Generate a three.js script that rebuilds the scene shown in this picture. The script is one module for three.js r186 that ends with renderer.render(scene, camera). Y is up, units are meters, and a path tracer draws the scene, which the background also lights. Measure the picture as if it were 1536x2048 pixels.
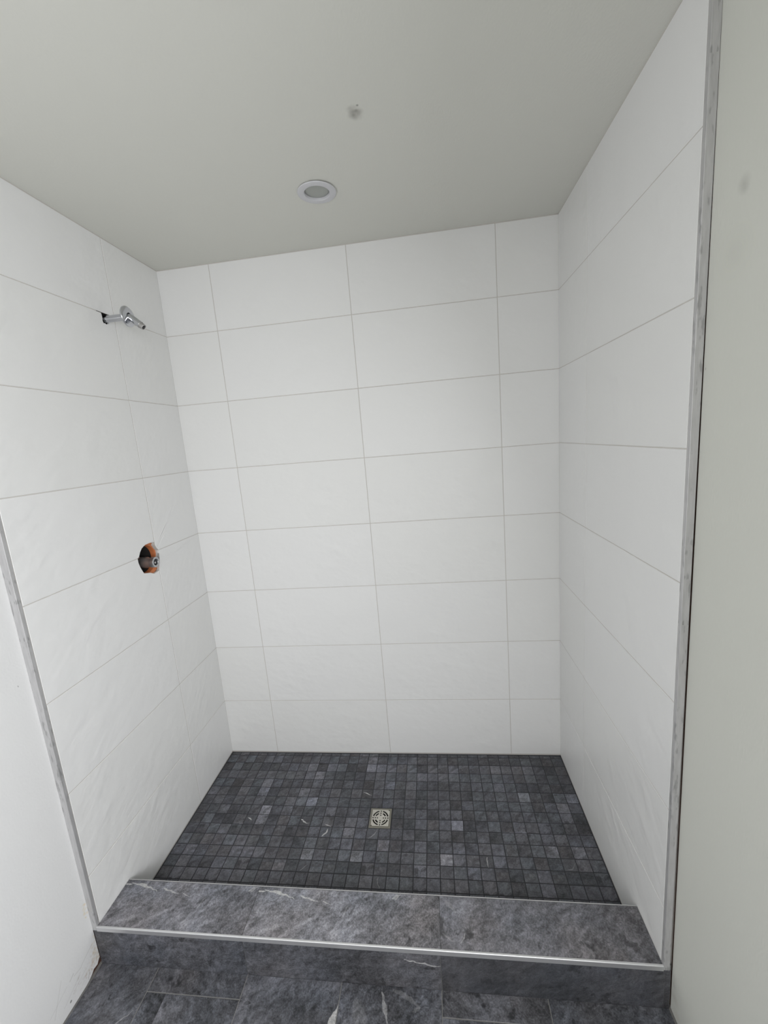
import * as THREE from 'three';
import { RectAreaLightUniformsLib } from 'three/addons/lights/RectAreaLightUniformsLib.js';
import { mergeGeometries } from 'three/addons/utils/BufferGeometryUtils.js';
import { RoundedBoxGeometry } from 'three/addons/geometries/RoundedBoxGeometry.js';

// ------------------------------------------------------------------ camera, light, exposure
const scene = new THREE.Scene();
const renderer = new THREE.WebGLRenderer({ antialias: true });
renderer.toneMapping = THREE.LinearToneMapping;
renderer.toneMappingExposure = 0.685;
renderer.shadowMap.enabled = true;
const camera = new THREE.PerspectiveCamera(2 * Math.atan(1024 / 817.163) * 180 / Math.PI, 1536 / 2048, 0.05, 50);
camera.position.set(0.25887, 1.58125, 1.83017);
camera.rotation.set(-0.173875, 0.123205, -0.082486, 'YXZ');
scene.add(camera);
scene.background = new THREE.Color(0.75, 0.85, 1.0);      // overcast sky beyond the bathroom window
RectAreaLightUniformsLib.init();
const WIN = { x: 0.823, y0: 0.95, y1: 2.10, z0: 2.15, z1: 3.2 };   // window in the right wall behind the photographer
const daylight = new THREE.RectAreaLight(new THREE.Color(0.952, 0.958, 1.0), 22.7, WIN.z1 - WIN.z0 - 0.1, WIN.y1 - WIN.y0 - 0.1);
daylight.name = 'window_daylight';
daylight.position.set(WIN.x - 0.16, (WIN.y0 + WIN.y1) / 2, (WIN.z0 + WIN.z1) / 2);
daylight.rotation.set(0, Math.PI / 2, 0);                  // its face looks along -x, into the room,
daylight.rotateX(-0.33);                                   // and a little down, as light from the sky does
daylight.castShadow = true;
scene.add(daylight);

// ------------------------------------------------------------------ measures (metres; back wall z = 0, shower floor y = 0)
const XL = -0.88778, XR = 0.80218, LL = 0.00532, LR = 0.00299;    // tiled walls and how far they lean per metre
const YC = 2.38824, ROW1 = 2.11391, PITCH = 0.302;
const ZL = 0.8911, ZE = 0.8793;                                   // front of the edge trims, end of the wall tiles
const PL = -0.9085, PR = 0.8205;                                  // painted walls in front of the shower
const HC = 0.1251, ZCB = 0.7456, YF = -0.0235, ZR = 3.4, GAP = 0.0024;
const ROWS = [YC - 0.002]; for (let i = 0; i < 7; i++) ROWS.push(ROW1 - PITCH * i); ROWS.push(0.0035);
const leanX = (side, y) => (side < 0 ? XL + LL * (y - 1) : XR + LR * (y - 1));

// ------------------------------------------------------------------ helpers
let seed = 7;
const rnd = () => { seed = (seed * 1664525 + 1013904223) >>> 0; return seed / 4294967296; };
const taken = {};
function numbered(name) { const n = taken[name] = (taken[name] ?? -1) + 1; return n ? name + '_' + String(n).padStart(3, '0') : name; }
function obj(name, geometry, material, parent = scene) {
  const m = new THREE.Mesh(geometry, material);
  m.name = numbered(name); m.castShadow = m.receiveShadow = true; parent.add(m); return m;
}
function group(name) { const g = new THREE.Group(); g.name = numbered(name); scene.add(g); return g; }
function structure(o) { o.userData.kind = 'structure'; return o; }
function tag(o, label, category, grp) { o.userData.label = label; o.userData.category = category; if (grp) o.userData.group = grp; return o; }
function lean(g, k) { const p = g.attributes.position; for (let i = 0; i < p.count; i++) p.setX(i, p.getX(i) + k * (p.getY(i) - 1)); return g; }
function box(x0, x1, y0, y1, z0, z1) { return new THREE.BoxGeometry(x1 - x0, y1 - y0, z1 - z0).translate((x0 + x1) / 2, (y0 + y1) / 2, (z0 + z1) / 2); }
function rbox(x0, x1, y0, y1, z0, z1, r, n = 2) { return new RoundedBoxGeometry(x1 - x0, y1 - y0, z1 - z0, n, r).translate((x0 + x1) / 2, (y0 + y1) / 2, (z0 + z1) / 2); }
function poly(pts) { return new THREE.Shape(pts.map(([u, v]) => new THREE.Vector2(u, v))); }
// a flat plate of the outline pts, thickness t, whose bevelled face ends at w = 0
function plate(pts, t, bevel, holes = [], steps = 1) {
  const s = poly(pts); for (const h of holes) s.holes.push(new THREE.Path(h.map(([u, v]) => new THREE.Vector2(u, v))));
  const g = new THREE.ExtrudeGeometry(s, bevel ? { depth: t - 2 * bevel, bevelEnabled: true, bevelSize: bevel, bevelThickness: bevel, bevelOffset: -bevel, bevelSegments: steps, curveSegments: 8 } : { depth: t, bevelEnabled: false, curveSegments: 8 });
  return g.translate(0, 0, -t + (bevel || 0));
}
const rect = (u0, u1, v0, v1) => [[u0, v0], [u1, v0], [u1, v1], [u0, v1]];
const faceRight = (g) => g.rotateY(Math.PI / 2);        // (u, v, w) -> x = w, y = v, z = -u : a wall that faces +x
const faceLeft = (g) => g.rotateY(-Math.PI / 2);        // x = -w, y = v, z = u : a wall that faces -x
const faceUp = (g) => g.rotateX(-Math.PI / 2);          // x = u, y = w, z = -v
function setUV(g, f) { const p = g.attributes.position, uv = new Float32Array(p.count * 2); for (let i = 0; i < p.count; i++) uv.set(f(p.getX(i), p.getY(i), p.getZ(i)), i * 2); return g.setAttribute('uv', new THREE.BufferAttribute(uv, 2)); }

// ------------------------------------------------------------------ noise and textures
const hash = (x, y, s) => { let h = Math.imul(x, 374761393) ^ Math.imul(y, 668265263) ^ Math.imul(s, 2246822519); h = Math.imul(h ^ (h >>> 13), 1274126177); return ((h ^ (h >>> 16)) >>> 0) / 4294967296; };
function vnoise(x, y, s) {
  const xi = Math.floor(x), yi = Math.floor(y); let fx = x - xi, fy = y - yi; fx = fx * fx * (3 - 2 * fx); fy = fy * fy * (3 - 2 * fy);
  const a = hash(xi, yi, s), b = hash(xi + 1, yi, s), c = hash(xi, yi + 1, s), d = hash(xi + 1, yi + 1, s);
  return a + (b - a) * fx + (c - a) * fy + (a - b - c + d) * fx * fy;
}
function fbm(x, y, s, oct = 5, gain = 0.5) { let v = 0, a = 1, n = 0; for (let i = 0; i < oct; i++) { v += a * vnoise(x, y, s + i * 17); n += a; a *= gain; x = x * 2.03 + 3.1; y = y * 2.03 + 7.7; } return v / n; }
const smooth = (a, b, x) => { const t = Math.min(1, Math.max(0, (x - a) / (b - a))); return t * t * (3 - 2 * t); };
function dataTex(w, h, fill, srgb) {
  const d = new Uint8Array(w * h * 4), c = [0, 0, 0];
  for (let y = 0; y < h; y++) for (let x = 0; x < w; x++) { fill(x, y, c); const i = (y * w + x) * 4; d[i] = Math.min(255, Math.max(0, c[0])); d[i + 1] = Math.min(255, Math.max(0, c[1])); d[i + 2] = Math.min(255, Math.max(0, c[2])); d[i + 3] = 255; }
  const t = new THREE.DataTexture(d, w, h, THREE.RGBAFormat); t.wrapS = t.wrapT = THREE.RepeatWrapping; t.magFilter = THREE.LinearFilter; t.minFilter = THREE.LinearMipmapLinearFilter; t.generateMipmaps = true;
  if (srgb) t.colorSpace = THREE.SRGBColorSpace; t.needsUpdate = true; return t;
}
function segDist(px, py, a, b) { const dx = b[0] - a[0], dy = b[1] - a[1], t = Math.max(0, Math.min(1, ((px - a[0]) * dx + (py - a[1]) * dy) / (dx * dx + dy * dy))); return [Math.hypot(px - a[0] - dx * t, py - a[1] - dy * t), t]; }
// dark riven slate, sw x sh metres at res pixels per metre; veins = [points, half width, strength, fill?] in metres
function slate(sw, sh, res, s, o = {}) {
  const w = Math.round(sw * res), h = Math.round(sh * res), base = o.base ?? 92, con = o.contrast ?? 1, hgt = new Float32Array(w * h), veins = o.veins ?? [];
  const map = dataTex(w, h, (ix, iy, c) => {
    const x = (ix + 0.5) / res, y = (iy + 0.5) / res;
    const wx = x + 0.02 * (fbm(x * 14, y * 14, s + 5, 3) - 0.5), wy = y + 0.02 * (fbm(x * 14, y * 14, s + 9, 3) - 0.5);
    const big = fbm(wx * 6, wy * 6, s, 3) - 0.5, r1 = (wx * 0.8 + wy * 0.6), r2 = (-wx * 0.6 + wy * 0.8);
    const grain = fbm(r1 * 52, r2 * 84, s + 31, 5, 0.62) - 0.5, fine = fbm(x * 330, y * 330, s + 57, 3, 0.6) - 0.5;
    const ridge = 1 - Math.abs(2 * fbm(r1 * 20, r2 * 38, s + 77, 4, 0.6) - 1);
    let v = base * (1 + con * (0.70 * big + 0.80 * grain + 0.62 * fine + 0.22 * (ridge - 0.8)));
    const pit = smooth(0.70, 0.80, fbm(wx * 26, wy * 26, s + 99, 4, 0.55)); v *= 1 - 0.35 * con * pit;
    hgt[iy * w + ix] = 0.5 + 0.35 * big + 0.8 * grain + 0.40 * fine + 0.15 * (ridge - 0.8) - 0.25 * pit;
    const tint = fbm(wx * 9, wy * 9, s + 123, 3) - 0.5;
    let R = v * (0.992 + 0.05 * tint + (o.warm ?? 0)), G = v * (1.0 - 0.01 * tint), B = v * (1.055 - 0.07 * tint - (o.warm ?? 0));
    for (const [pts, hw, k, area] of veins) {
      const jx = x + 0.006 * (vnoise(x * 90, y * 90, s + 11) - 0.5), jy = y + 0.006 * (vnoise(x * 90, y * 90, s + 13) - 0.5);
      let a = 0;
      if (area) { let inside = false; for (let i = 0, j = pts.length - 1; i < pts.length; j = i++) if ((pts[i][1] > jy) !== (pts[j][1] > jy) && jx < (pts[j][0] - pts[i][0]) * (jy - pts[i][1]) / (pts[j][1] - pts[i][1]) + pts[i][0]) inside = !inside; a = inside ? 1 : 0; }
      else for (let i = 0; i + 1 < pts.length; i++) { const [d, t] = segDist(jx, jy, pts[i], pts[i + 1]); const u = (i + t) / (pts.length - 1), ww = hw * (0.35 + 0.9 * Math.sin(Math.PI * Math.min(0.97, u + 0.08))); a = Math.max(a, 1 - smooth(ww * 0.55, ww, d)); }
      if (a > 0) { a *= k * (0.65 + 0.5 * vnoise(x * 300, y * 300, s + 3)); a = Math.min(1, a); R += (196 - R) * a; G += (195 - G) * a; B += (193 - B) * a; }
    }
    c[0] = R; c[1] = G; c[2] = B;
  }, true);
  const bump = dataTex(w, h, (ix, iy, c) => { c[0] = c[1] = c[2] = 255 * hgt[iy * w + ix]; });
  return { map, bump };
}
function slateMat(t, o = {}) { return new THREE.MeshStandardMaterial({ map: t.map, bumpMap: t.bump, bumpScale: o.bump ?? 0.0016, roughness: o.rough ?? 0.5, color: o.color ?? 0xffffff, vertexColors: !!o.vc }); }

const waves = dataTex(512, 512, (x, y, c) => {      // faint undulation of the satin wall tiles
  const per = (fx, fy, s) => { let v = 0; for (const [ox, oy] of [[0, 0], [1, 0], [0, 1], [1, 1]]) { const wx = ox ? x / 512 : 1 - x / 512, wy = oy ? y / 512 : 1 - y / 512; v += wx * wy * fbm((x + 512 * (1 - ox)) / 512 * fx, (y + 512 * (1 - oy)) / 512 * fy, s, 3, 0.4); } return v; };
  c[0] = c[1] = c[2] = 255 * (0.6 * per(7, 11, 5) + 0.4 * per(16, 22, 9));
});
const plasterBump = dataTex(512, 512, (x, y, c) => { c[0] = c[1] = c[2] = 255 * (0.5 * vnoise(x / 3, y / 3, 3) + 0.5 * fbm(x / 24, y / 24, 8, 4)); });
plasterBump.repeat.set(1 / 0.5, 1 / 0.5);
waves.repeat.set(1 / 0.6, 1 / 0.6);

// ------------------------------------------------------------------ materials
const M = {};
const white = (r, g, b, rough, bump) => new THREE.MeshStandardMaterial({ color: new THREE.Color().setRGB(r, g, b), roughness: rough, bumpMap: waves, bumpScale: bump });
M.tiles = [0.86, 0.85, 0.865, 0.848, 0.858].map((v, i) => white(v, v, v * (i % 2 ? 0.982 : 0.988), 0.40, 0.005));
M.grout = new THREE.MeshStandardMaterial({ color: new THREE.Color().setRGB(0.62, 0.595, 0.56), roughness: 0.9 });
M.paint = new THREE.MeshStandardMaterial({ color: new THREE.Color().setRGB(0.72, 0.715, 0.68), roughness: 0.75, bumpMap: plasterBump, bumpScale: 0.0003 });
M.aluminium = new THREE.MeshStandardMaterial({ color: new THREE.Color().setRGB(0.66, 0.655, 0.65), roughness: 0.58, metalness: 0.6 });
M.nosing = new THREE.MeshStandardMaterial({ color: new THREE.Color().setRGB(0.74, 0.74, 0.75), roughness: 0.38, metalness: 0.8 });
M.chrome = new THREE.MeshStandardMaterial({ color: new THREE.Color().setRGB(0.56, 0.57, 0.60), roughness: 0.10, metalness: 1 });
M.brownGap = new THREE.MeshStandardMaterial({ color: new THREE.Color().setRGB(0.09, 0.045, 0.03), roughness: 0.95 });
M.darkBed = new THREE.MeshStandardMaterial({ color: new THREE.Color().setRGB(0.028, 0.028, 0.033), roughness: 0.85 });
M.mosaicGrout = new THREE.MeshStandardMaterial({ color: new THREE.Color().setRGB(0.04, 0.04, 0.045), roughness: 0.85 });
M.floorGrout = new THREE.MeshStandardMaterial({ color: new THREE.Color().setRGB(0.22, 0.215, 0.205), roughness: 0.9 });
M.curbGrout = new THREE.MeshStandardMaterial({ color: new THREE.Color().setRGB(0.16, 0.16, 0.155), roughness: 0.9 });
M.cavity = new THREE.MeshStandardMaterial({ color: new THREE.Color().setRGB(0.02, 0.018, 0.016), roughness: 1 });
M.orange = new THREE.MeshStandardMaterial({ color: new THREE.Color().setRGB(0.60, 0.20, 0.075), roughness: 0.5 });
M.plastic = new THREE.MeshStandardMaterial({ color: new THREE.Color().setRGB(0.80, 0.80, 0.82), roughness: 0.4 });
M.brass = new THREE.MeshStandardMaterial({ color: new THREE.Color().setRGB(0.58, 0.57, 0.56), roughness: 0.34, metalness: 0.85 });
M.steel = new THREE.MeshStandardMaterial({ color: new THREE.Color().setRGB(0.62, 0.60, 0.54), roughness: 0.38, metalness: 0.85 });
M.frosted = new THREE.MeshPhysicalMaterial({ color: new THREE.Color().setRGB(0.36, 0.375, 0.345), roughness: 0.35, clearcoat: 0.5, clearcoatRoughness: 0.15 });

// smudged aluminium
{
  const smudge = dataTex(64, 1024, (x, y, c) => { const v = 0.95 + 0.10 * (fbm(x / 14, y / 30, 41, 4) - 0.5) - 0.13 * smooth(0.60, 0.78, fbm(x / 20 + 9, y / 26, 66, 4)); c[0] = c[1] = 255 * v; c[2] = 255 * v * 1.005; }, true);
  smudge.repeat.set(40, 0.9); M.aluminium.map = smudge;
}

// ------------------------------------------------------------------ the setting: tiled walls
const HOLE = [[0.4214, 1.2067], [0.4118, 1.2132], [0.4033, 1.2273], [0.3899, 1.2402], [0.369, 1.2488], [0.3445, 1.2496], [0.3162, 1.2471], [0.3158, 1.2346], [0.3057, 1.218], [0.2975, 1.2079], [0.2968, 1.1941], [0.3003, 1.1748], [0.3059, 1.1536], [0.3125, 1.1250], [0.3459, 1.1214], [0.3648, 1.1316], [0.402, 1.1419], [0.4097, 1.1578], [0.416, 1.1718], [0.4211, 1.1901]];   // [z, y] of the ragged cut-out round the valve
const ARMHOLE = [[0.3762, 2.1118], [0.3738, 2.098], [0.3752, 2.086], [0.3725, 2.0785], [0.3655, 2.0800], [0.3600, 2.0765], [0.3520, 2.0800], [0.3450, 2.0830], [0.3435, 2.1118]];   // [z, y], cut from the upper edge of a tile
const wallTile = (pts, m, parent, turn, k, x0) => obj('tile', lean(setUV(turn(plate(pts, 0.009, 0.0009)).translate(x0, 0, 0), (x, y, z) => [z + 0.37 * Math.floor(y / PITCH), y * 1.0 + 0.21 * Math.floor(z / 0.3)]), k), m, parent);
{
  // back wall
  const w = structure(group('wall_back'));
  obj('grout', box(-1.06, 0.96, -0.10, YC, -0.12, -0.0007), M.grout, w);
  const cols = [-0.93, -0.63984, -0.63984 + 0.60331, -0.63984 + 1.20663, 0.84];
  for (let r = 0; r < 8; r++) for (let c = 0; c < 4; c++) {
    const g = plate(rect(cols[c] + GAP / 2, cols[c + 1] - GAP / 2, ROWS[r + 1] + GAP / 2, ROWS[r] - GAP / 2), 0.009, 0.0009);
    const ou = rnd(), ov = rnd(); obj('tile', setUV(g, (x, y) => [x + ou, y + ov]), M.tiles[(r * 3 + c * 2) % 5], w);
  }
}
{
  // left wall: u = -z
  const w = structure(group('wall_left'));
  const toU = (a) => a.map(([z, y]) => [-z, y]);
  const core = faceRight(plate(rect(-ZE, 0.0, -0.10, YC), 0.12, 0, [toU(HOLE), toU([[0.398, 2.115], [0.398, 2.055], [0.328, 2.055], [0.328, 2.115]])])).translate(XL - 0.0008, 0, 0);
  obj('grout', lean(core, LL), M.grout, w);
  obj('cavity', lean(box(XL - 0.16, XL - 0.125, 0.95, 2.3, 0.15, 0.6), LL), M.cavity, w);
  obj('cavity', lean(mergeGeometries([box(XL - 0.115, XL - 0.002, 2.05, 2.056, 0.32, 0.405), box(XL - 0.115, XL - 0.002, 2.114, 2.12, 0.32, 0.405), box(XL - 0.115, XL - 0.002, 2.05, 2.12, 0.322, 0.329), box(XL - 0.115, XL - 0.002, 2.05, 2.12, 0.397, 0.403)]), LL), M.cavity, w);
  const zs = [0, 0.31338, ZE];
  const h = GAP / 2;
  for (let r = 0; r < 8; r++) for (let c = 0; c < 2; c++) {
    const y1 = ROWS[r] - h, y0 = ROWS[r + 1] + h, z0 = zs[c] + (c ? h : 0.001), z1 = zs[c + 1] - h;
    let pts = rect(z0, z1, y0, y1);
    const J = 0.31338;
    if (r === 3 && c === 1) pts = [[0.4205, y0], [z1, y0], [z1, y1], [z0, y1], [z0, 1.2470], ...HOLE.slice(1, 6).reverse().filter(([z]) => z > z0 + 0.002)];
    if (r === 4 && c === 1) pts = [[z0, y0], [z1, y0], [z1, y1], [0.4213, y1], ...HOLE.slice(14).reverse(), [z0, 1.1250]];
    if (r === 3 && c === 0) pts = [[z0, y0], [0.2978, y0], [0.3057, 1.218], [z1 - 0.001, 1.2346], [z1, y1], [z0, y1]];
    if (r === 4 && c === 0) pts = [[z0, y0], [z1, y0], [z1, 1.1250], [0.3059, 1.1536], [0.3003, 1.1748], [0.2968, 1.1941], [0.2976, y1], [z0, y1]];
    if (r === 1 && c === 1) pts = [[z0, y0], [z1, y0], [z1, y1], [0.3762, y1], ...ARMHOLE.slice(1, 8), [0.3435, y1], [z0, y1]];
    const uv = toU(pts).reverse();
    wallTile(uv, M.tiles[(r * 2 + c * 3 + 1) % 5], w, faceRight, LL, XL);
  }
}
{
  // right wall: u = z
  const w = structure(group('wall_right'));
  obj('grout', lean(faceLeft(plate(rect(0, ZE, -0.10, YC), 0.13, 0)).translate(XR + 0.0008, 0, 0), LR), M.grout, w);
  const zs = [0, 0.3008, ZE], h = GAP / 2;
  for (let r = 0; r < 8; r++) for (let c = 0; c < 2; c++)
    wallTile(rect(zs[c] + (c ? h : 0.001), zs[c + 1] - h, ROWS[r + 1] + h, ROWS[r] - h), M.tiles[(r * 3 + c * 2 + 3) % 5], w, faceLeft, LR, XR);
}
{
  // metal edge trims
  const t1 = structure(obj('trim_1', lean(rbox(XL - 0.026, XL + 0.0004, HC - 0.016, YC - 0.001, ZE + 0.0006, ZL, 0.0012), LL), M.aluminium));
  const t2 = structure(obj('trim_2', lean(rbox(XR - 0.0004, XR + 0.0166, HC - 0.016, YC - 0.001, ZE + 0.0006, ZL, 0.0012), LR), M.aluminium));
  for (const t of [t1, t2]) setUV(t.geometry, (x, y, z) => [x + z, y]);
}
// painted walls
function canvasTex(w, h, draw) { const c = document.createElement('canvas'); c.width = w; c.height = h; draw(c.getContext('2d'), w, h); const t = new THREE.CanvasTexture(c); t.colorSpace = THREE.SRGBColorSpace; return t; }
{
  // left painted wall with a scuffed corner by the step; the plaster has broken away at its foot
  const z0 = ZL + 0.0002, SW = 1.2, SH = 1.6;
  const out = [[z0, 0.004], [z0 + 0.006, -0.001], [z0 + 0.012, -0.009], [z0 + 0.026, -0.006], [z0 + 0.034, -0.013], [z0 + 0.046, -0.018], [z0 + 0.058, -0.0205], [ZR, -0.0205], [ZR, YC], [z0, YC]];
  const g = faceRight(plate(out.map(([z, y]) => [-z, y]).reverse(), 0.05, 0)).translate(PL, 0, 0);
  setUV(g, (x, y, z) => [(z - z0) / SW, (y + 0.03) / SH]);
  const map = canvasTex(1024, 1366, (c, w, h) => {
    c.fillStyle = '#eaeae9'; c.fillRect(0, 0, w, h);
    const X = (z) => (z - z0) / SW * w, Y = (y) => h - (y + 0.03) / SH * h, px = w / SW;
    const blot = (z, y, rz, ry, col, n, s) => { for (let i = 0; i < n; i++) { const a = hash(i, 1, s) * 6.28, d = Math.sqrt(hash(i, 2, s)); c.fillStyle = col; c.globalAlpha = 0.05 + 0.25 * hash(i, 3, s); c.beginPath(); c.ellipse(X(z + Math.cos(a) * d * rz), Y(y + Math.sin(a) * d * ry), (0.001 + 0.004 * hash(i, 4, s)) * px, (0.001 + 0.003 * hash(i, 5, s)) * px, a, 0, 7); c.fill(); } c.globalAlpha = 1; };
    blot(z0 + 0.006, 0.05, 0.014, 0.05, '#d8c9b2', 60, 1); blot(z0 + 0.012, 0.03, 0.022, 0.035, '#cdbba6', 70, 2); blot(z0 + 0.008, 0.20, 0.006, 0.03, '#e2cfa8', 26, 3);
    blot(z0 + 0.05, 0.02, 0.05, 0.03, '#c3bdb8', 40, 4); blot(z0 + 0.03, 0.01, 0.03, 0.012, '#b79f8a', 30, 5);
    c.strokeStyle = '#8f8a86'; c.lineCap = 'round';
    const scratch = (a, b, wd, al) => { c.globalAlpha = al; c.lineWidth = wd * px; c.beginPath(); c.moveTo(X(a[0]), Y(a[1])); c.lineTo(X(b[0]), Y(b[1])); c.stroke(); c.globalAlpha = 1; };
    scratch([0.905, 0.075], [0.95, 0.058], 0.0012, 0.5); scratch([0.95, 0.055], [0.975, 0.06], 0.002, 0.22); scratch([0.975, 0.07], [0.99, 0.062], 0.0015, 0.5); scratch([0.93, 0.01], [0.94, -0.012], 0.0014, 0.55);
    scratch([0.94, 0.03], [0.985, 0.018], 0.0012, 0.3); scratch([1.01, 0.10], [1.05, 0.02], 0.001, 0.35); scratch([0.96, 0.04], [1.02, 0.012], 0.003, 0.12); scratch([1.0, 0.06], [1.06, 0.04], 0.002, 0.15);
    c.fillStyle = '#7c7f7c'; c.beginPath(); c.ellipse(X(1.0001), Y(0.004), 0.0032 * px, 0.0028 * px, 0.5, 0, 7); c.fill();
    c.fillStyle = '#8b8d8e'; c.globalAlpha = 0.8; c.beginPath(); c.ellipse(X(0.9236), Y(0.9947), 0.0008 * px, 0.003 * px, 0.3, 0, 7); c.fill(); c.globalAlpha = 1;
  });
  const w = structure(group('wall_left_painted'));
  obj('plaster', g, new THREE.MeshStandardMaterial({ map, roughness: 0.75, bumpMap: plasterBump, bumpScale: 0.0003 }), w);
  obj('backing', box(PL - 0.20, PL - 0.006, -0.10, YC, ZE, ZR + 0.1), M.brownGap, w);
}
{
  // right painted wall: a thin open crack stays between it and the edge trim
  const z0 = ZL - 0.0006, SW = 1.2, SH = 2.45;
  const opening = [[WIN.z0, WIN.y0], [WIN.z0, WIN.y1], [WIN.z1, WIN.y1], [WIN.z1, WIN.y0]];
  const g = faceLeft(plate([[z0, -0.0195], [ZR, -0.0195], [ZR, YC], [z0, YC]], 0.05, 0.0, [opening])).translate(PR + 0.0022, 0, 0);
  setUV(g, (x, y, z) => [(z - z0) / SW, (y + 0.05) / SH]);
  const map = canvasTex(768, 1568, (c, w, h) => {
    c.fillStyle = '#d8d9d1'; c.fillRect(0, 0, w, h);
    const X = (z) => (z - z0) / SW * w, Y = (y) => h - (y + 0.05) / SH * h, px = w / SW;
    const soft = (z, y, r, al, col) => { const q = c.createRadialGradient(X(z), Y(y), 0, X(z), Y(y), r * px); q.addColorStop(0, `rgba(${col},${al})`); q.addColorStop(1, `rgba(${col},0)`); c.fillStyle = q; c.fillRect(X(z) - r * px, Y(y) - r * px, 2 * r * px, 2 * r * px); };
    soft(0.972, 1.965, 0.018, 0.20, '120,120,116'); soft(0.976, 1.955, 0.012, 0.12, '120,120,116'); soft(0.96, 1.86, 0.05, 0.05, '130,130,125');
    soft(0.905, 0.04, 0.02, 0.16, '150,135,122'); soft(0.90, 0.075, 0.010, 0.16, '140,135,130'); soft(0.92, 0.0, 0.02, 0.14, '170,150,135');
    c.fillStyle = '#98958f'; c.globalAlpha = 0.6; c.beginPath(); c.ellipse(X(0.8965), Y(1.67), 0.001 * px, 0.0025 * px, 0, 0, 7); c.fill(); c.globalAlpha = 1;
  });
  const w = structure(group('wall_right_painted'));
  obj('plaster', g, new THREE.MeshStandardMaterial({ map, roughness: 0.75, bumpMap: plasterBump, bumpScale: 0.0003 }), w);
  obj('backing', faceLeft(plate([[ZE - 0.02, -0.1], [ZR + 0.1, -0.1], [ZR + 0.1, YC], [ZE - 0.02, YC]], 0.17, 0.0, [opening])).translate(PR + 0.006, 0, 0), M.brownGap, w);
}
{
  // ceiling with a grey filler smudge
  const map = canvasTex(1024, 2048, (c, w, h) => {
    c.fillStyle = '#e2e2da'; c.fillRect(0, 0, w, h);
    const px = 1024, X = (x) => (x + 0.45) * px, Y = (z) => (z - 0.0) * px;
    const soft = (x, z, rx, al, col) => { const r = rx * px, q = c.createRadialGradient(X(x), Y(z), 0, X(x), Y(z), r); q.addColorStop(0, `rgba(${col},${al})`); q.addColorStop(0.5, `rgba(${col},${al * 0.55})`); q.addColorStop(1, `rgba(${col},0)`); c.fillStyle = q; c.fillRect(X(x) - r, Y(z) - r, 2 * r, 2 * r); };
    for (let i = 0; i < 34; i++) { const a = hash(i, 1, 91) * 6.283, d = Math.sqrt(hash(i, 2, 91)); soft(0.1235 + Math.cos(a) * d * 0.014, 0.6625 + Math.sin(a) * d * 0.021, 0.006 + 0.008 * hash(i, 4, 91), 0.04 + 0.09 * hash(i, 3, 91), '112,110,102'); }
    soft(0.1195, 0.655, 0.007, 0.28, '100,96,88'); soft(0.128, 0.668, 0.006, 0.28, '100,98,90'); soft(0.1335, 0.683, 0.004, 0.6, '90,90,84');
  });
  map.wrapS = map.wrapT = THREE.ClampToEdgeWrapping;
  const cut = (r, n = 40) => Array.from({ length: n }, (_, i) => [-0.0545 + r * Math.cos(-i / n * 6.28318), -0.3712 + r * Math.sin(-i / n * 6.28318)]);
  const g = faceUp(plate(rect(-1.12, 1.0, -ZR - 0.12, 0.12), 0.10, 0, [cut(0.050)])).translate(0, YC + 0.10, 0);
  setUV(g, (x, y, z) => [x + 0.45, 1 - z / 2]);
  structure(obj('ceiling', g, new THREE.MeshStandardMaterial({ map, roughness: 0.85, bumpMap: plasterBump, bumpScale: 0.0003 })));
}
{
  // wall behind the photographer, and the window frame that sits in the opening of the right wall
  const w = structure(group('wall_rear'));
  obj('plaster', box(-1.1, 1.0, -0.10, YC, ZR, ZR + 0.12), M.paint, w);
  const f = structure(group('window_1')), x0 = PR + 0.06, x1 = PR + 0.12, t = 0.055;
  const bars = [[WIN.y0, WIN.y0 + t, WIN.z0, WIN.z1], [WIN.y1 - t, WIN.y1, WIN.z0, WIN.z1], [WIN.y0 + t, WIN.y1 - t, WIN.z0, WIN.z0 + t], [WIN.y0 + t, WIN.y1 - t, WIN.z1 - t, WIN.z1]];
  for (const [y0, y1, z0, z1] of bars) obj('window_frame', rbox(x0, x1, y0, y1, z0, z1, 0.006), M.plastic, f);
  obj('pane', box(x0 + 0.028, x0 + 0.032, WIN.y0 + t - 0.005, WIN.y1 - t + 0.005, WIN.z0 + t - 0.005, WIN.z1 - t + 0.005), new THREE.MeshPhysicalMaterial({ color: 0xffffff, transmission: 1, thickness: 0, roughness: 0.02, ior: 1.5 }), f);
}

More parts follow.
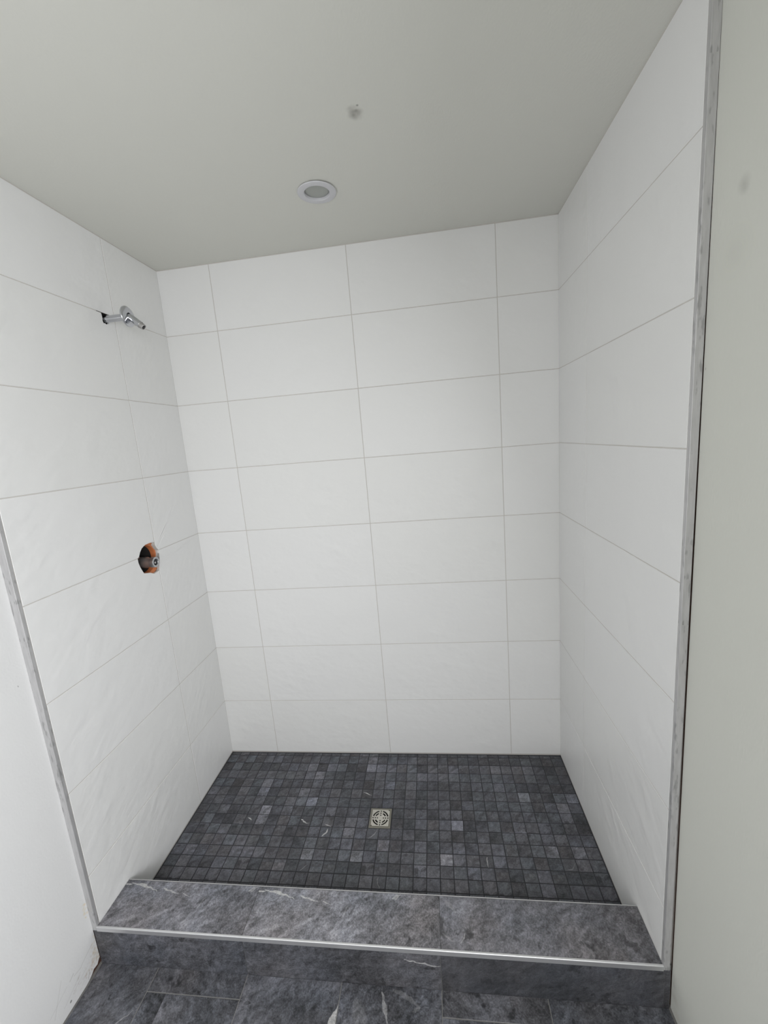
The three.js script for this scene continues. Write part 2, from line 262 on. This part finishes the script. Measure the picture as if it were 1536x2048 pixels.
// ------------------------------------------------------------------ bathroom floor in front of the step
const FT = 0.009;
{
  const w = structure(group('floor'));
  obj('grout', box(PL - 0.05, PR + 0.05, YF - 0.10, YF - 0.0007, ZL - 0.012, ZR + 0.1), M.floorGrout, w);
  const cols = [PL + 0.002, -0.7050, -0.4045, -0.1040, 0.1965, 0.4970, PR - 0.001];
  const off = [1.349, 0.949, 1.149, 1.349, 0.949, 1.149];
  const zf = ZL - 0.0006;
  const texs = [
    slate(0.30, 0.60, 1500, 211, { base: 84, veins: [[[[0.145, 0.46], [0.19, 0.50]], 0.0016, 0.55]] }),
    slate(0.30, 0.60, 1500, 223, { base: 88, veins: [] }),
    slate(0.30, 0.60, 1500, 241, { base: 92, veins: [[[[0.278, 0.486], [0.2785, 0.518], [0.293, 0.534], [0.3005, 0.555], [0.3005, 0.47]], 0, 0.95, true]] }),
    slate(0.30, 0.60, 1500, 263, { base: 92, contrast: 1.15, veins: [[[[0.125, 0.581], [0.133, 0.557], [0.143, 0.52]], 0.006, 0.6], [[[0.155, 0.592], [0.193, 0.582], [0.236, 0.560]], 0.006, 0.28], [[[0.236, 0.560], [0.216, 0.548]], 0.005, 0.28], [[[0.05, 0.56], [0.07, 0.52], [0.055, 0.47]], 0.02, 0.22]] }),
    slate(0.30, 0.60, 1500, 281, { base: 86, contrast: 1.1 }),
  ];
  const mats = texs.map((t) => slateMat(t, { rough: 0.48 }));
  for (let c = 0; c < 6; c++) {
    const z = [zf]; for (let q = off[c] - 0.601; q < ZR; q += 0.6005) if (q > zf + 0.02) z.push(q); z.push(ZR + 0.01);
    for (let r = 0; r + 1 < z.length; r++) {
      const x0 = cols[c] + 0.001, x1 = cols[c + 1] - 0.001, g = faceUp(plate(rect(x0, x1, -z[r + 1] + 0.001, -z[r] - (r ? 0.001 : 0)), FT, 0.0007)).translate(0, YF, 0);
      const flip = r ? rnd() : 0;
      setUV(g, r === 0 && z[1] - zf > 0.1 ? (x, y, zz) => [(x - x0) / 0.30, 1 - (zz - zf) / 0.6] : (x, y, zz) => [(x - x0) / 0.30 + flip, (zz - z[r]) / 0.6 + flip]);
      const mi = r ? Math.floor(rnd() * 5) : [0, 1, 2, 3, 4, 1][c];
      obj('tile', g, mats[mi], w);
    }
  }
}

// ------------------------------------------------------------------ step between bathroom and shower
{
  const curb = group('shower_curb');
  tag(curb, 'low step of dark grey slate tiles with a metal nosing across the shower entrance', 'step');
  obj('core', box(PL, PR, -0.10, HC - 0.0022, ZCB + 0.0018, ZL - 0.0024), M.curbGrout, curb);
  const xs = [leanX(-1, HC) + 0.0012, -0.4040, 0.2010, leanX(1, HC) - 0.0012];
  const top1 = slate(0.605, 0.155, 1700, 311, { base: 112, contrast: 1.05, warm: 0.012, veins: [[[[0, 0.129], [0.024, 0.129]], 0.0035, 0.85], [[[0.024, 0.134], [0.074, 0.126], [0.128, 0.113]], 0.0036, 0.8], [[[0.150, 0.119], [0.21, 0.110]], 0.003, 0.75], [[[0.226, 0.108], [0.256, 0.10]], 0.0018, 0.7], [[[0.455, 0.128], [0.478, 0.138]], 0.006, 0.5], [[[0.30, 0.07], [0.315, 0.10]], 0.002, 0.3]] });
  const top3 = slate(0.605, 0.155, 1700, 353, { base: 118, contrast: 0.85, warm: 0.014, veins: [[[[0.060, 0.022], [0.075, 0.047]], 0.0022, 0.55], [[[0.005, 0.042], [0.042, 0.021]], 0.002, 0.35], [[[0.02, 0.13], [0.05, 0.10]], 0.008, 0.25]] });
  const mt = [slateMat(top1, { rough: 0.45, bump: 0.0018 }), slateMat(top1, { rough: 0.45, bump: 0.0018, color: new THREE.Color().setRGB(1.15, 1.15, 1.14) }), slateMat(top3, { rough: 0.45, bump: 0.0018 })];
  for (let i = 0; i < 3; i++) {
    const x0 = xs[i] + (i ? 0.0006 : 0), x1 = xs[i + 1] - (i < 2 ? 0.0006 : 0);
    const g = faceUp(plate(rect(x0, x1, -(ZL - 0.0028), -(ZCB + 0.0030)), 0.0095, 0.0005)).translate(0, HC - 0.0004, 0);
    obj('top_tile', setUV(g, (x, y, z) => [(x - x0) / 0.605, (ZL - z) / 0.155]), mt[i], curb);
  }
  const rs = [PL + 0.0012, -0.4040, 0.1985, PR - 0.0012];
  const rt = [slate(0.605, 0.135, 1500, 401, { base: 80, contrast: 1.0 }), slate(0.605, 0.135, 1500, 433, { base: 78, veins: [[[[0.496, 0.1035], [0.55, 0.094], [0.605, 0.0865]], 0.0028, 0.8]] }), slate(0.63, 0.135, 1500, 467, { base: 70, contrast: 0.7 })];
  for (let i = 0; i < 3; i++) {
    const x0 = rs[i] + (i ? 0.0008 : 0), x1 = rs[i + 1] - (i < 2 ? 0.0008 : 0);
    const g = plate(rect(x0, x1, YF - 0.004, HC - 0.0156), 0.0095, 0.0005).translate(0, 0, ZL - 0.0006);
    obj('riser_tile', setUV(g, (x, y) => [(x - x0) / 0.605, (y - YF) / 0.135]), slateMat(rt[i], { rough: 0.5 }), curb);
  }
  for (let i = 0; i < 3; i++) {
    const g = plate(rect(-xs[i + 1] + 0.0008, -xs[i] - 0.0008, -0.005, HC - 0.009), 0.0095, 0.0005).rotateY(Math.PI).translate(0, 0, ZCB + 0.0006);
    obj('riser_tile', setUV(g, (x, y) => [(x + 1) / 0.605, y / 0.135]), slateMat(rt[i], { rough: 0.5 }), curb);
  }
  // nosing: flat upper lip flush with the tiles, rounded edge and a front leg
  const prof = new THREE.Shape();
  prof.moveTo(-0.0030, 0); prof.lineTo(-0.0012, 0); prof.quadraticCurveTo(0.0022, 0, 0.0022, -0.0034); prof.lineTo(0.0022, -0.0158); prof.lineTo(-0.0006, -0.0158); prof.lineTo(-0.0006, -0.0030); prof.lineTo(-0.0030, -0.0030);
  const len = xs[3] - xs[0] + 0.002;
  const ng = new THREE.ExtrudeGeometry(prof, { depth: len, bevelEnabled: false, curveSegments: 6 });
  ng.rotateY(-Math.PI / 2);      // profile (u, v) -> z = u, y = v; length along -x
  ng.translate(xs[3] + 0.001, HC + 0.0004, ZL);
  const nose = obj('metal_nosing', ng, M.nosing, curb); nose.userData.label = 'bright metal edge strip along the front of the step';
  const back = obj('edge_strip', rbox(xs[0], xs[3], HC - 0.012, HC + 0.0003, ZCB - 0.0002, ZCB + 0.0020, 0.0005), M.aluminium, curb); back.userData.label = 'thin metal strip along the inner edge of the step';
}

// ------------------------------------------------------------------ mosaic floor of the shower
const NCOL = 34, PX = 0.0496, JX0 = -0.8894, ZJ = [0.0045, 0.024, 0.0727, 0.1232, 0.1726, 0.2214, 0.270, 0.3175, 0.3648, 0.4125, 0.4595, 0.507, 0.5525, 0.598, 0.6445, 0.690, 0.735];
{
  const fl = structure(group('shower_floor'));
  const dx = JX0 + 17 * PX, dz = 0.365, q = 0.042;
  obj('grout', faceUp(plate(rect(XL - 0.02, XR + 0.02, -ZCB - 0.012, 0), 0.09, 0, [rect(dx - q, dx + q, -dz - q, -dz + q).reverse()])).translate(0, -0.0013, 0), M.mosaicGrout, fl);
  const tex = slate(0.6, 0.6, 1500, 503, { base: 92, contrast: 0.85 });
  const tones = [0.62, 0.68, 0.75, 0.82, 0.89, 0.96, 1.04, 1.14, 1.28, 1.6, 2.0], tints = [[1.03, 1, 0.99], [1.01, 1.0, 1.03], [0.98, 1.01, 1.01]];
  const mats = tones.flatMap((t) => tints.map(([r, g, b]) => slateMat(tex, { rough: 0.5, bump: 0.0012, color: new THREE.Color().setRGB(1.04 * t * r, 1.04 * t * g, 1.04 * t * b) })));
  const vcMat = slateMat(tex, { rough: 0.5, bump: 0.0012, vc: true });
  const veinTex = [[[[[0.006, 0.030], [0.026, 0.024], [0.044, 0.017]], 0.0022, 0.95]], [[[[0.002, 0.026], [0.022, 0.027], [0.047, 0.025]], 0.0025, 0.85]], [[[[0.010, 0.032], [0.030, 0.020]], 0.0026, 0.9]], [[[[0.004, 0.034], [0.012, 0.022], [0.026, 0.014], [0.040, 0.015]], 0.0030, 0.95]], [[[[0.030, 0.038], [0.029, 0.026], [0.016, 0.010], [0.012, 0.008]], 0.0032, 0.95]], [[[[0.014, 0.010], [0.040, 0.004]], 0.0022, 0.85]], [[[[0.027, 0.044], [0.026, 0.02], [0.0265, 0.004]], 0.0017, 0.85]], [[[[0.010, 0.006], [0.032, 0.026], [0.042, 0.040]], 0.0014, 0.55]], [[[[0.012, 0.008], [0.024, 0.022], [0.036, 0.034]], 0.0012, 0.6]], [[[[0.008, 0.010], [0.030, 0.012], [0.042, 0.034]], 0.0008, 0.6]], [[[[0.016, 0.044], [0.020, 0.024], [0.028, 0.006]], 0.0013, 0.5]]]
    .map((v, i) => slateMat(slate(0.048, 0.048, 2600, 601 + i * 7, { base: 84, contrast: 0.6, veins: v }), { rough: 0.5, bump: 0.0008 }));
  // [column, row] -> vein tile
  const veinAt = { '15,5': 0, '22,4': 1, '5,8': 2, '10,8': 3, '12,9': 4, '12,8': 5, '25,11': 6, '16,9': 7, '11,12': 8, '31,11': 9, '17,13': 10, '10,2': 0 };
  const bright = { '5,5': 9, '6,7': 10, '4,8': 8, '3,4': 7, '5,4': 8, '7,2': 8, '8,2': 8, '10,3': 9, '10,4': 8, '10,6': 9, '9,6': 8, '8,7': 8, '14,9': 8, '11,5': 7, '15,1': 8, '15,2': 8, '17,4': 8, '11,11': 9, '9,12': 8, '15,11': 9, '17,10': 8, '13,10': 8, '12,12': 8, '22,11': 10, '24,12': 9, '20,12': 8, '20,11': 8, '23,10': 8, '23,8': 9, '33,5': 10, '29,5': 9, '32,6': 8, '32,10': 10, '30,10': 9, '28,8': 9, '6,8': 8, '9,5': 8, '30,1': 6 };
  const dark = new Set(['13,2', '14,2', '12,3', '13,3', '14,3', '16,6', '31,3', '31,2', '32,2', '32,13', '31,13', '2,8', '1,7', '2,4', '2,5', '2,6', '18,9', '18,10', '30,4', '33,3', '33,4', '31,5', '31,8', '3,7', '3,8', '31,1', '32,1', '33,1', '33,2']);
  // one tile: a bevelled slab whose corners wander by a fraction of a millimetre
  function tileGeo(wd, dp, du, dv) {
    const h = 0.00115 - 0.0, j = () => (rnd() - 0.5) * 0.0010, b = 0.0010, ty = 0.0, lo = -0.0055;
    const c = [[j(), j()], [wd + j(), j()], [wd + j(), dp + j()], [j(), dp + j()]], mx = wd / 2, mz = dp / 2;
    const inn = c.map(([x, z]) => [x + Math.sign(mx - x) * b, z + Math.sign(mz - z) * b]);
    const P = [], tri = (a, q, r) => P.push(...a, ...q, ...r), V = (p, y) => [p[0], y, p[1]];
    tri(V(inn[0], ty), V(inn[2], ty), V(inn[1], ty)); tri(V(inn[0], ty), V(inn[3], ty), V(inn[2], ty));
    for (let i = 0; i < 4; i++) { const k = (i + 1) % 4; tri(V(inn[i], ty), V(inn[k], ty), V(c[k], ty - 0.0006)); tri(V(inn[i], ty), V(c[k], ty - 0.0006), V(c[i], ty - 0.0006)); tri(V(c[i], ty - 0.0006), V(c[k], ty - 0.0006), V(c[k], lo)); tri(V(c[i], ty - 0.0006), V(c[k], lo), V(c[i], lo)); }
    const g = new THREE.BufferGeometry(); g.setAttribute('position', new THREE.BufferAttribute(new Float32Array(P), 3)); g.computeVertexNormals();
    return setUV(g, (x, y, z) => [x / 0.6 + du, -z / 0.6 + dv]);
  }
  const gj = 0.0035, rest = [];
  for (let r = 0; r < ZJ.length - 1; r++) {
    const variants = Array.from({ length: 7 }, () => tileGeo(PX - gj, ZJ[r + 1] - ZJ[r] - gj, rnd(), rnd()));
    for (let c = 0; c < NCOL; c++) {
      if ((c === 16 || c === 17) && (r === 7 || r === 8)) continue;      // the drain sits here
      const key = c + ',' + r, x = JX0 + c * PX + gj / 2, z = ZJ[r] + gj / 2, wander = fbm(c * 0.35, r * 0.35, 77, 3);
      let k = Math.round(2.0 + 7.5 * (wander - 0.32) + (rnd() - 0.5) * 3.2); k = Math.max(1, Math.min(7, k));
      if (c > 27 && r < 9) k = Math.max(0, k - 1);
      if (bright[key] !== undefined) k = bright[key]; else if (dark.has(key)) k = rnd() < 0.5 ? 0 : 1;
      const ti = Math.floor(rnd() * 3);
      if (r >= 5 && r <= 13) {
        const v = veinAt[key];
        if (v !== undefined) { const g = tileGeo(PX - gj, ZJ[r + 1] - ZJ[r] - gj, 0, 0); setUV(g, (px, py, pz) => [px / 0.048, 1 - pz / 0.048]); obj('tile', g, veinTex[v], fl).position.set(x, 0, z); } else
          obj('tile', variants[Math.floor(rnd() * 7)], mats[k * 3 + ti], fl).position.set(x, 0, z);
      } else {
        const g = variants[Math.floor(rnd() * 7)].clone().translate(x, 0, z), n = g.attributes.position.count, col = new Float32Array(n * 3);
        for (let i = 0; i < n; i++) col.set(tints[ti].map((q) => 1.04 * tones[k] * q), i * 3);
        rest.push(g.setAttribute('color', new THREE.BufferAttribute(col, 3)));
      }
    }
  }
  const m = obj('tile', mergeGeometries(rest), vcMat, fl); m.userData.kind = 'stuff';
}

// ------------------------------------------------------------------ floor drain
{
  const d = group('floor_drain');
  tag(d, 'square metal floor drain with curved slots set in the dark mosaic', 'drain');
  const cx = JX0 + 17 * PX, cz = (0.3175 + 0.4125) / 2; d.position.set(cx, 0, cz);
  const S = 0.0455, F = 0.0385;
  obj('frame', faceUp(plate(rect(-S, S, -S, S), 0.006, 0.0006, [rect(-F, F, -F, F).reverse()])).translate(0, 0.0004, 0), new THREE.MeshStandardMaterial({ color: new THREE.Color().setRGB(0.24, 0.23, 0.19), roughness: 0.5, metalness: 0.4 }), d);
  const arc = (r0, r1, a0, a1, n = 7) => { const p = []; for (let i = 0; i <= n; i++) { const a = a0 + (a1 - a0) * i / n; p.push([r1 * Math.cos(a), r1 * Math.sin(a)]); } for (let i = n; i >= 0; i--) { const a = a0 + (a1 - a0) * i / n; p.push([r0 * Math.cos(a), r0 * Math.sin(a)]); } return p; };
  const circ = (x, y, r, n = 10) => Array.from({ length: n }, (_, i) => [x + r * Math.cos(i / n * 6.28318), y + r * Math.sin(i / n * 6.28318)]);
  const holes = [], dg = Math.PI / 180;
  for (let q = 0; q < 4; q++) {
    const a = q * 90 * dg;
    holes.push(arc(0.0290, 0.0345, a + 14 * dg, a + 76 * dg, 9), arc(0.0190, 0.0248, a + 24 * dg, a + 66 * dg, 7));
    for (const [r, s] of [[0.0130, 0.0029], [0.0220, 0.0030], [0.0318, 0.0030]]) holes.push(circ(r * Math.cos(a), r * Math.sin(a), s));
  }
  const gr = obj('grate', faceUp(plate(rect(-F + 0.0008, F - 0.0008, -F + 0.0008, F - 0.0008), 0.0022, 0, holes.map((h) => h.reverse()))).translate(0, 0.0008, 0), M.steel, d);
  for (const [x, z] of [[-0.036, 0.037], [0.0355, -0.0365]]) obj('screw', new THREE.CylinderGeometry(0.0026, 0.0026, 0.0014, 14).translate(x * 0.98, 0.0011, z * 0.98), new THREE.MeshStandardMaterial({ color: new THREE.Color().setRGB(0.13, 0.12, 0.10), roughness: 0.5, metalness: 0.6 }), gr);
  obj('trap', new THREE.LatheGeometry([[0.0001, -0.055], [0.0375, -0.055], [0.0375, -0.0016], [0.0395, -0.0016], [0.0395, -0.058], [0.0001, -0.058]].map(([r, y]) => new THREE.Vector2(r, y)), 40), M.cavity, d);
}

// ------------------------------------------------------------------ ceiling downlight (switched off)
{
  const l = group('ceiling_downlight');
  tag(l, 'round white recessed ceiling downlight with frosted glass, switched off', 'light');
  l.position.set(-0.0545, YC - 0.0012, 0.3712); l.rotation.set(0.016, 0, -0.020);   // it hangs a little proud on one side
  const prof = [[0.0405, 0.010], [0.0405, -0.0012], [0.0415, -0.0032], [0.0440, -0.0040], [0.0600, -0.0034], [0.0625, -0.0022], [0.0630, -0.0004], [0.0622, 0.0]].map(([r, y]) => new THREE.Vector2(r, y));
  obj('ring', new THREE.LatheGeometry(prof, 72), new THREE.MeshStandardMaterial({ color: new THREE.Color().setRGB(0.68, 0.68, 0.70), roughness: 0.45 }), l);
  obj('glass', new THREE.LatheGeometry([[0.0001, 0.0025], [0.020, 0.0027], [0.034, 0.0034], [0.0405, 0.0045], [0.0405, 0.008], [0.0001, 0.008]].map(([r, y]) => new THREE.Vector2(r, y)), 56), M.frosted, l);
  obj('housing', new THREE.LatheGeometry([[0.0001, 0.06], [0.047, 0.06], [0.047, 0.0]].map(([r, y]) => new THREE.Vector2(r, y)), 40), M.plastic, l);
}

// ------------------------------------------------------------------ shower arm
{
  const a = group('shower_pipe');
  tag(a, 'chrome shower pipe with loose round flange sticking out of the left tiled wall', 'shower pipe');
  const bx = -0.882, by = 2.0945, bz = 0.358; a.position.set(bx, by, bz);
  const R = 0.0118, v = (x, y) => new THREE.Vector3(x, y, 0);
  const path = new THREE.CurvePath();
  path.add(new THREE.LineCurve3(v(-0.05, 0), v(0.076, 0)));
  path.add(new THREE.QuadraticBezierCurve3(v(0.076, 0), v(0.092, 0), v(0.103, -0.0095)));
  path.add(new THREE.LineCurve3(v(0.103, -0.0095), v(0.130, -0.0328)));
  class Whole extends THREE.Curve { getPoint(t, o = new THREE.Vector3()) { return o.copy(path.getPoint(t)); } }
  obj('pipe', new THREE.TubeGeometry(new Whole(), 60, R, 28), M.chrome, a);
  const dir = v(0.027, -0.0233).normalize(), q = new THREE.Quaternion().setFromUnitVectors(new THREE.Vector3(0, 1, 0), dir);
  // threaded end: rings along the pipe, open bore
  const prof = []; for (let i = 0; i <= 16; i++) prof.push(new THREE.Vector2(i % 2 ? 0.0098 : 0.0106, i * 0.0009));
  const end = [new THREE.Vector2(R - 0.0002, -0.001), ...prof, new THREE.Vector2(0.0095, 0.0152), new THREE.Vector2(0.0072, 0.0152), new THREE.Vector2(0.0070, -0.02)];
  const th = obj('threaded_end', new THREE.LatheGeometry(end, 32).applyQuaternion(q).translate(0.130, -0.0328, 0), M.brass, a);
  obj('bore', new THREE.CylinderGeometry(0.0072, 0.0072, 0.001, 20).applyQuaternion(q).translate(0.130 + dir.x * 0.004, -0.0328 + dir.y * 0.004, 0), M.cavity, th);
  const fp = [[R + 0.0002, -0.004], [0.0335, -0.004], [0.0352, -0.003], [0.0352, 0.0005], [0.0340, 0.0026], [0.0300, 0.0042], [0.0200, 0.0058], [0.0140, 0.0064], [R + 0.0002, 0.0066]].map(([r, y]) => new THREE.Vector2(r, y));
  obj('flange', new THREE.LatheGeometry(fp.concat([fp[0]]), 56).rotateZ(-Math.PI / 2).translate(0.0865, 0.0004, 0), M.chrome, a);
}

// ------------------------------------------------------------------ concealed valve in its orange rough-in box
{
  const g = group('shower_valve');
  tag(g, 'metal valve pipe in an orange housing inside the ragged hole of the left wall', 'valve');
  const vx = XL + LL * 0.19, cy = 1.1865, cz = 0.3555; g.position.set(vx + 0.001, cy, cz);
  const ring = (p) => new THREE.LatheGeometry(p.map(([r, y]) => new THREE.Vector2(r, y)), 56).rotateZ(-Math.PI / 2);
  const hs = obj('housing', ring([[0.0555, -0.040], [0.0555, -0.020], [0.0575, -0.0165], [0.0640, -0.0165], [0.0660, -0.0130], [0.0700, -0.0125], [0.0700, -0.115], [0.0565, -0.115], [0.0565, -0.040]]), M.orange, g); hs.userData.label = 'orange plastic housing ring';
  obj('housing_lining', ring([[0.0001, -0.104], [0.0545, -0.104], [0.0545, -0.038], [0.0570, -0.038], [0.0570, -0.112], [0.0001, -0.112]]), M.cavity, g);
  const px = -0.0150, pz = -0.0040;      // pipe axis relative to the ring
  const pipe = obj('pipe', ring([[0.0001, -0.104], [0.0190, -0.104], [0.0190, -0.056], [0.0225, -0.054], [0.0225, -0.026], [0.0190, -0.024], [0.0190, -0.004]]).translate(0.008, px, pz), M.brass, g);
  obj('nut', new THREE.CylinderGeometry(0.0255, 0.0255, 0.016, 6).rotateZ(-Math.PI / 2).translate(-0.066, px, pz), M.brass, pipe);
  const col = [[0.0185, -0.008]]; for (let i = 0; i <= 12; i++) col.push([i % 2 ? 0.0196 : 0.0210, -0.007 + i * 0.0014]); col.push([0.0200, 0.0112], [0.0140, 0.0112], [0.0130, 0.008], [0.0125, -0.02]);
  obj('threaded_collar', ring(col).translate(0.008, px, pz), new THREE.MeshStandardMaterial({ color: new THREE.Color().setRGB(0.52, 0.53, 0.54), roughness: 0.35, metalness: 0.9 }), pipe);
  obj('bore', ring([[0.0001, -0.006], [0.0126, -0.006], [0.0126, -0.010], [0.0001, -0.010]]).translate(0.008, px, pz), M.cavity, pipe);
  obj('spindle', new THREE.CylinderGeometry(0.0040, 0.0046, 0.018, 12).rotateZ(-Math.PI / 2).translate(0.006, px - 0.002, pz), M.brass, pipe);
}

renderer.render(scene, camera);
